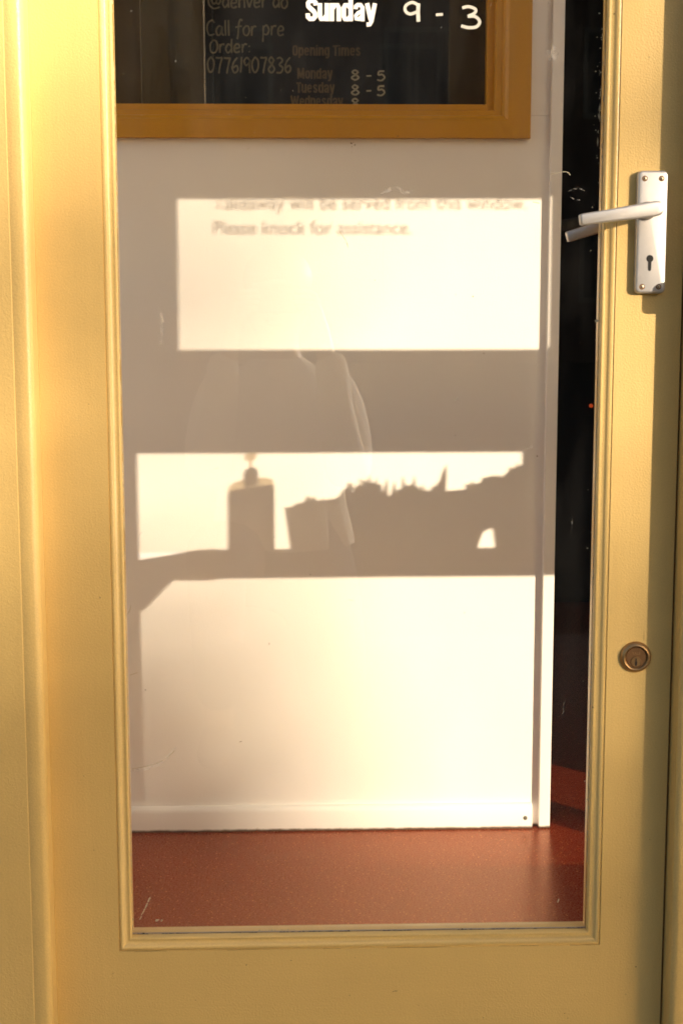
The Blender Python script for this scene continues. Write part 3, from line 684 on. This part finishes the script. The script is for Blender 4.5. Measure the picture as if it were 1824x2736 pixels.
# silhouettes in the light plane (Xd, Zd); placed at depth yy
def at(xd, zd, yy=.065): return (xd - 1.05 * yy, yy, zd - .30 * yy)
mb = MB()
foliage(mb, [(at(.965, .884), at(1.05, .896)), (at(1.05, .893), at(1.29, .893))], .004, 260, .007, rr)
for xd, ztop, w, k in ((1.059, .932, .010, 46), (1.071, .927, .009, 36), (1.083, .936, .012, 60), (1.098, .939, .014, 80), (1.113, .934, .010, 46), (1.122, .922, .008, 30), (1.152, .920, .010, 50), (1.163, .928, .011, 70), (1.177, .930, .012, 80), (1.190, .924, .011, 60), (1.202, .918, .010, 50), (1.2165, .927, .011, 60), (1.224, .930, .009, 50), (.986, .899, .006, 16), (.998, .900, .006, 16), (1.272, .912, .008, 26), (1.05, .918, .008, 20)):
    z = ztop - .008
    foliage(mb, [(at(xd, .898), at(xd, z)), (at(xd - w * .4, .900), at(xd + w * .4, z - .004))], w * .42, k, .0072, rr)
for xd, top, bend, th in ((1.1275, .935, .002, .0034), (1.1410, .930, .003, .0036), (1.1610, .939, -.003, .0036), (1.1770, .940, .003, .0036), (1.2290, .9605, .008, .0062), (1.2215, .930, .002, .0040), (1.0995, .943, -.002, .003)):
    p = [at(xd + bend * u * u, .893 + (top - .893) * u) for u in (0, .35, .7, 1)]
    mb.tube(p, [th, th * .85, th * .6, .0004], 8)
mb.build('succulents', M['leaf'], pl)
# a second, bigger pot with broad leaves
pp = thing('leafy_pot', 'round pot with broad drooping leaves at the right of the window shelf', 'planter', (1.30, .065, ZS))
px_ = 1.372 - 1.05 * .065
MB().lathe([(.001, 0), (.034, 0), (.038, .01), (.046, .095), (.048, .100), (.040, .100), (.038, .09), (.001, .09)], (px_ + .012, .065, ZS), 'z', 36).build('pot', M['terracotta'], pp, True)
mb = MB()
foliage(mb, [(at(1.285, .900), at(1.287, .914)), (at(1.292, .905), at(1.320, .930)), (at(1.320, .915), at(1.375, .948)), (at(1.30, .890), at(1.38, .930)), (at(1.305, .872), at(1.345, .900)), (at(1.33, .895), at(1.43, .925)), (at(1.36, .90), at(1.44, .950)), (at(1.30, .895), at(1.33, .902)), (at(1.30, .852), at(1.345, .865)), (at(1.345, .842), at(1.345, .862))], .007, 900, .013, rr)
for xa, za, xb, zb in ((1.36, .90, 1.286, .905), (1.37, .91, 1.312, .930), (1.39, .92, 1.352, .945), (1.40, .93, 1.375, .960), (1.39, .94, 1.366, .953)):
    a, b_ = Vector(at(xa, za)), Vector(at(xb, zb)); c = (a + b_) / 2; u = (b_ - a) / 2
    mb.leaf(c, u, Vector((.004, .004, .011)))
mb.build('leaves', M['leaf'], pp)

# ------------------------------------------------------------------ across the street
hs = thing('terraced_house', 'long brick terraced house across the wide street with a slate roof', 'house', (0, -28, -.2))
hx0, hx1 = -17.0, 25.0
MB().box(hx0, hx1, -31.0, -26.0, -.2, 6.8).build('wall', M['brick'], hs)
MB().prism([(-31.5, 6.8), (-25.5, 6.8), (-28.5, 9.6)], hx0 - .2, hx1 + .2, 'x').build('roof', M['slate'], hs)
for x in (-15, -11.4, -7.8, -4.4, -1.6, 1.6, 5.2, 8.8, 12.2, 15.6, 19.0, 22.4):
    for z0 in (.9, 4.2):
        f = MB().box(x, x + 1.2, -25.995, -25.93, z0, z0 + 1.6, .01).build('window', M['edge'], hs)
        for i in (0, 1): MB().box(x + .08 + i * .55, x + .55 + i * .57, -25.925, -25.92, z0 + .1, z0 + 1.5).build('window_glass', M['darkblue'], f)
MB().box(-.2, .8, -25.995, -25.94, -.2, 2.1, .01).build('front_door', M['darkgreen'], hs)
MB().box(-.6, .1, -28.9, -28.1, 9.2, 10.8, .02).build('chimney', M['brick'], hs)

# street tree low in the sun: its ragged crown softens the light on the shop front
TT = 40.0
tr = thing('street_tree', 'tall leafy tree standing far down the street in front of the low sun', 'tree', (41.4, -TT, -.2))
def tau(x, z):
    if x > .97: return 0.0
    if x < -.30: return 0.0 if z > 1.12 else (.60 if z > .60 else (1.2 if z > .47 else 6))
    if x < .02: return 0.0 if z > 1.22 else (.9 if z > 1.0 else (1.6 if z > .70 else (2.8 if z > .60 else 6)))
    if x < .58: return .38 if z > 1.02 else .62 if z > .58 else (1.2 if z > .38 else 6)
    if x > .90: return .08 if z > .48 else (1.0 if z > .05 else 5)
    if x < .76: return .40 if z > .44 else (1.6 if z > .34 else 6)
    return .50 if z > .9 else (1.2 if z > .70 else (3.0 if z > .48 else 6))
rt = random.Random(21)
mb = MB(); LA = 0
lx, ux, lz, uz = -1.1, 1.0, -.5, 1.75
area = (ux - lx) * (uz - lz); eff = .0052
for _ in range(int(area * 6 / eff)):
    x, z = rt.uniform(lx, ux), rt.uniform(lz, uz)
    if rt.random() * 6 > tau(x, z): continue
    t_ = TT + rt.gauss(0, .7)
    c = Vector((x + 1.05 * t_, -t_, z + .30 * t_))
    d = Vector((rt.uniform(-1, 1), rt.uniform(-1, 1), rt.uniform(-1, .4))).normalized(); e = d.cross(Vector((rt.uniform(-1, 1), rt.uniform(-1, 1), rt.uniform(-1, 1)))).normalized()
    mb.leaf(c, d * .085, e * .05)
for _ in range(5200):                          # the dense body of the crown
    while True:
        p = Vector((rt.uniform(-1, 1), rt.uniform(-1, 1), rt.uniform(-1, 1)))
        if p.length < 1: break
    c = Vector((41.4 + p.x * 1.5, -40.2 + p.y * 1.6, 9.6 + p.z * 2.3))
    d = Vector((rt.uniform(-1, 1), rt.uniform(-1, 1), rt.uniform(-1, .4))).normalized(); e = d.cross(Vector((rt.uniform(-1, 1), rt.uniform(-1, 1), rt.uniform(-1, 1)))).normalized()
    mb.leaf(c, d * .13, e * .08)
mb.build('crown', M['leaf'], tr)
mb = MB(); mb.tube([(41.3, -40.2, -.2), (41.35, -40.15, 3), (41.3, -40.2, 7), (41.4, -40.2, 11)], [.32, .25, .18, .05], 12)
for a, l in ((.5, 1.2), (2.4, 1.2), (4.3, 1.0), (5.5, 1.1)):
    mb.tube([(41.32, -40.2, 7.0), (41.32 + math.cos(a) * l * .6, -40.2 + math.sin(a) * l * .6, 8.6), (41.32 + math.cos(a) * l, -40.2 + math.sin(a) * l, 10.2)], [.11, .07, .02], 8)
mb.build('trunk', M['bark'], tr)

# ------------------------------------------------------------------ the person taking the picture, mirrored faintly in the door glass
plain('skin', 'skin', (.48, .30, .21), .5, .93, 30, 0); plain('hair', 'dark_hair', (.03, .02, .015), .5)
plain('linen', 'pale_linen', (.80, .76, .70), .85, .93, 30, .2); plain('denim', 'blue_denim', (.022, .030, .055), .85, .8, 60, .2)
plain('leather', 'brown_leather', (.12, .06, .03), .5); plain('camblack', 'black_camera_body', (.02, .02, .02), .4)
PX, PY, GZ = -.045, -2.00, -.09
person = thing('person', 'person kneeling in a pale coat and blue jeans with a camera held to the eye', 'person', (PX, PY, GZ))
def skinned(name, joints, edges, m, parent, sub=2, root=0):
    me = bpy.data.meshes.new(name); o = bpy.data.objects.new(name, me); COL.objects.link(o)
    me.from_pydata([j[0] for j in joints], edges, [])
    md = o.modifiers.new('skin', 'SKIN'); md.use_smooth_shade = True
    for i, j in enumerate(joints):
        v = me.skin_vertices[0].data[i]; v.radius = (j[1], j[2] if len(j) > 2 else j[1]); v.use_root = (i == root)
    sb = o.modifiers.new('sub', 'SUBSURF'); sb.levels = sub; sb.render_levels = sub
    dg = bpy.context.evaluated_depsgraph_get(); m2 = bpy.data.meshes.new_from_object(o.evaluated_get(dg))
    bpy.data.objects.remove(o); bpy.data.meshes.remove(me)
    for p in m2.polygons: p.use_smooth = True
    off = V(0, 0, 0); q = parent
    while q is not None: off = off + q.location; q = q.parent
    m2.transform(Matrix.Translation(V(PX, PY, GZ) - off)); m2.materials.clear(); m2.materials.append(m)
    ob = bpy.data.objects.new(name, m2); COL.objects.link(ob); ob.parent = parent; return ob
J = [((0, 0, .42), .105, .080), ((0, .0, .59), .115, .085), ((0, -.01, .81), .135, .09), ((0, .0, .92), .052, .05), ((0, .012, .985), .055, .06), ((0, .02, 1.07), .074, .092), ((0, .012, 1.15), .060, .075)]
E_ = [(0, 1), (1, 2), (2, 3), (3, 4), (4, 5), (5, 6)]
def limb(pts, start):
    k = start
    for p in pts: J.append(p); E_.append((k, len(J) - 1)); k = len(J) - 1
    return k
limb([((-.10, .04, .39), .070), ((-.125, .21, .45), .070), ((-.14, .40, .50), .060), ((-.14, .39, .34), .056), ((-.14, .35, .11), .037), ((-.14, .345, .05), .038), ((-.15, .47, .03), .032, .026)], 0)
limb([((.10, .04, .37), .070), ((.125, .17, .22), .070), ((.14, .30, .075), .060), ((.14, .14, .085), .056), ((.135, -.09, .10), .037), ((.135, -.13, .10), .036), ((.140, -.10, .03), .030, .026)], 0)
for sx in (-1, 1):
    w = limb([((sx * .150, -.005, .835), .052), ((sx * .180, .06, .69), .043), ((sx * .172, .13, .63), .040), ((sx * .135, .165, .83), .032), ((sx * .108, .165, 1.00), .024, .02), ((sx * .092, .160, 1.045), .030, .017)], 2)
    bx_, by_, bz_ = J[w][0]
    for f, (dz_, ln) in enumerate(((.040, .066), (.028, .074), (.015, .070), (.003, .056))):
        limb([((bx_ - sx * .004, by_ + .022, bz_ + dz_), .0095), ((bx_ - sx * .022, by_ + .034, bz_ + dz_ + .004), .0085), ((bx_ - sx * (.022 + ln * .45), by_ + .030, bz_ + dz_ + .004), .0075)], w)
    limb([((bx_ - sx * .010, by_ - .012, bz_ + .006), .0110), ((bx_ - sx * .028, by_ - .022, bz_ + .014), .0095), ((bx_ - sx * .044, by_ - .020, bz_ + .020), .0082)], w)
skinned('body', J, E_, M['skin'], person)
def local(mb): bmesh.ops.translate(mb.bm, verts=mb.bm.verts[:], vec=V(PX, PY, GZ)); return mb
# face: nose, eyes, lips, ears
def blob(mb, c, rx, ry, rz, n=12):
    r_ = bmesh.ops.create_uvsphere(mb.bm, u_segments=n, v_segments=n // 2 + 2, radius=1.0)
    for v in r_['verts']: v.co = V(c[0] + v.co.x * rx, c[1] + v.co.y * ry, c[2] + v.co.z * rz)
def feature(name, m, *bl):
    mb = MB()
    for q in bl: blob(mb, *q)
    return local(mb).build(name, M[m], person, True, 80)
feature('nose', 'skin', ((0, .112, 1.055), .012, .020, .022)); feature('mouth', 'skin', ((0, .100, 1.013), .024, .010, .007))
for sx in (-1, 1):
    feature('ear', 'skin', ((sx * .074, .012, 1.06), .010, .018, .030)); feature('eye', 'camblack', ((sx * .030, .098, 1.082), .012, .007, .006))
feature('hair', 'hair', ((0, -.018, 1.122), .088, .100, .082, 24), ((0, -.055, 1.05), .078, .055, .095, 20))
# long coat with soft folds, sleeves, jeans, shoes
mb = MB(); rings = []; NR = 72
for z, rx, ry, fold in ((.455, .185, .165, .018), (.50, .178, .150, .014), (.56, .164, .132, .012), (.68, .158, .122, .011), (.78, .164, .116, .006), (.855, .150, .100, 0), (.895, .105, .078, 0), (.925, .066, .064, 0)):
    ring = []
    for k in range(NR):
        a = 2 * math.pi * k / NR; f = 1 + fold / rx * (.7 * math.sin(5 * a + z * 3) + .5 * math.sin(11 * a + 1.7 + z * 5) + .3 * math.sin(17 * a))
        ring.append(mb.bm.verts.new(V(rx * f * math.cos(a), ry * f * math.sin(a) + .03 * max(0, .5 - z), z + .008 * math.sin(3 * a) * (z < .3))))
    rings.append(ring)
for a, b_ in zip(rings, rings[1:]):
    for k in range(NR): mb.bm.faces.new((a[k], a[(k + 1) % NR], b_[(k + 1) % NR], b_[k]))
coat = local(mb).build('coat', M['linen'], person, True, 80)
for sx in (-1, 1):
    skinned('sleeve', [((sx * .100, -.005, .850), .085), ((sx * .145, .0, .825), .080), ((sx * .180, .06, .70), .062), ((sx * .174, .135, .622), .062), ((sx * .138, .163, .82), .046), ((sx * .128, .163, .95), .042)], [(0, 1), (1, 2), (2, 3), (3, 4), (4, 5)], M['linen'], coat)
skinned('jeans', [((0, .0, .42), .165, .135), ((0, -.005, .60), .140, .112),
    ((-.105, .05, .40), .115), ((-.125, .21, .45), .098), ((-.14, .40, .50), .078), ((-.14, .39, .34), .070), ((-.14, .35, .10), .056),
    ((.105, .05, .36), .115), ((.125, .17, .22), .098), ((.14, .30, .085), .078), ((.14, .14, .09), .070), ((.135, -.08, .10), .054)],
    [(0, 1), (0, 2), (2, 3), (3, 4), (4, 5), (5, 6), (0, 7), (7, 8), (8, 9), (9, 10), (10, 11)], M['denim'], person)
skinned('shoe', [((-.14, .30, .045), .042, .045), ((-.142, .37, .045), .044, .044), ((-.150, .47, .033), .042, .031), ((-.152, .515, .028), .030, .024)], [(0, 1), (1, 2), (2, 3)], M['leather'], person)
skinned('shoe', [((.135, -.17, .14), .042, .040), ((.137, -.155, .08), .044, .040), ((.140, -.12, .035), .042, .030), ((.142, -.06, .028), .034, .022)], [(0, 1), (1, 2), (2, 3)], M['leather'], person)
mb = MB()
cmx, cmy, cmz = PX, PY + .150, .985
cmr = thing('camera', 'small black camera held in both hands in front of the face', 'camera', (cmx, cmy, cmz - .036))
MB().box(cmx - .062, cmx + .062, cmy - .018, cmy + .014, cmz - .036, cmz + .036, .006, 3).build('body', M['camblack'], cmr, True)
MB().lathe([(.001, cmy + .0142), (.026, cmy + .0142), (.027, cmy + .028), (.020, cmy + .030), (.001, cmy + .026)], (cmx, 0, cmz), 'y', 30).build('lens', M['camblack'], cmr, True, 30)
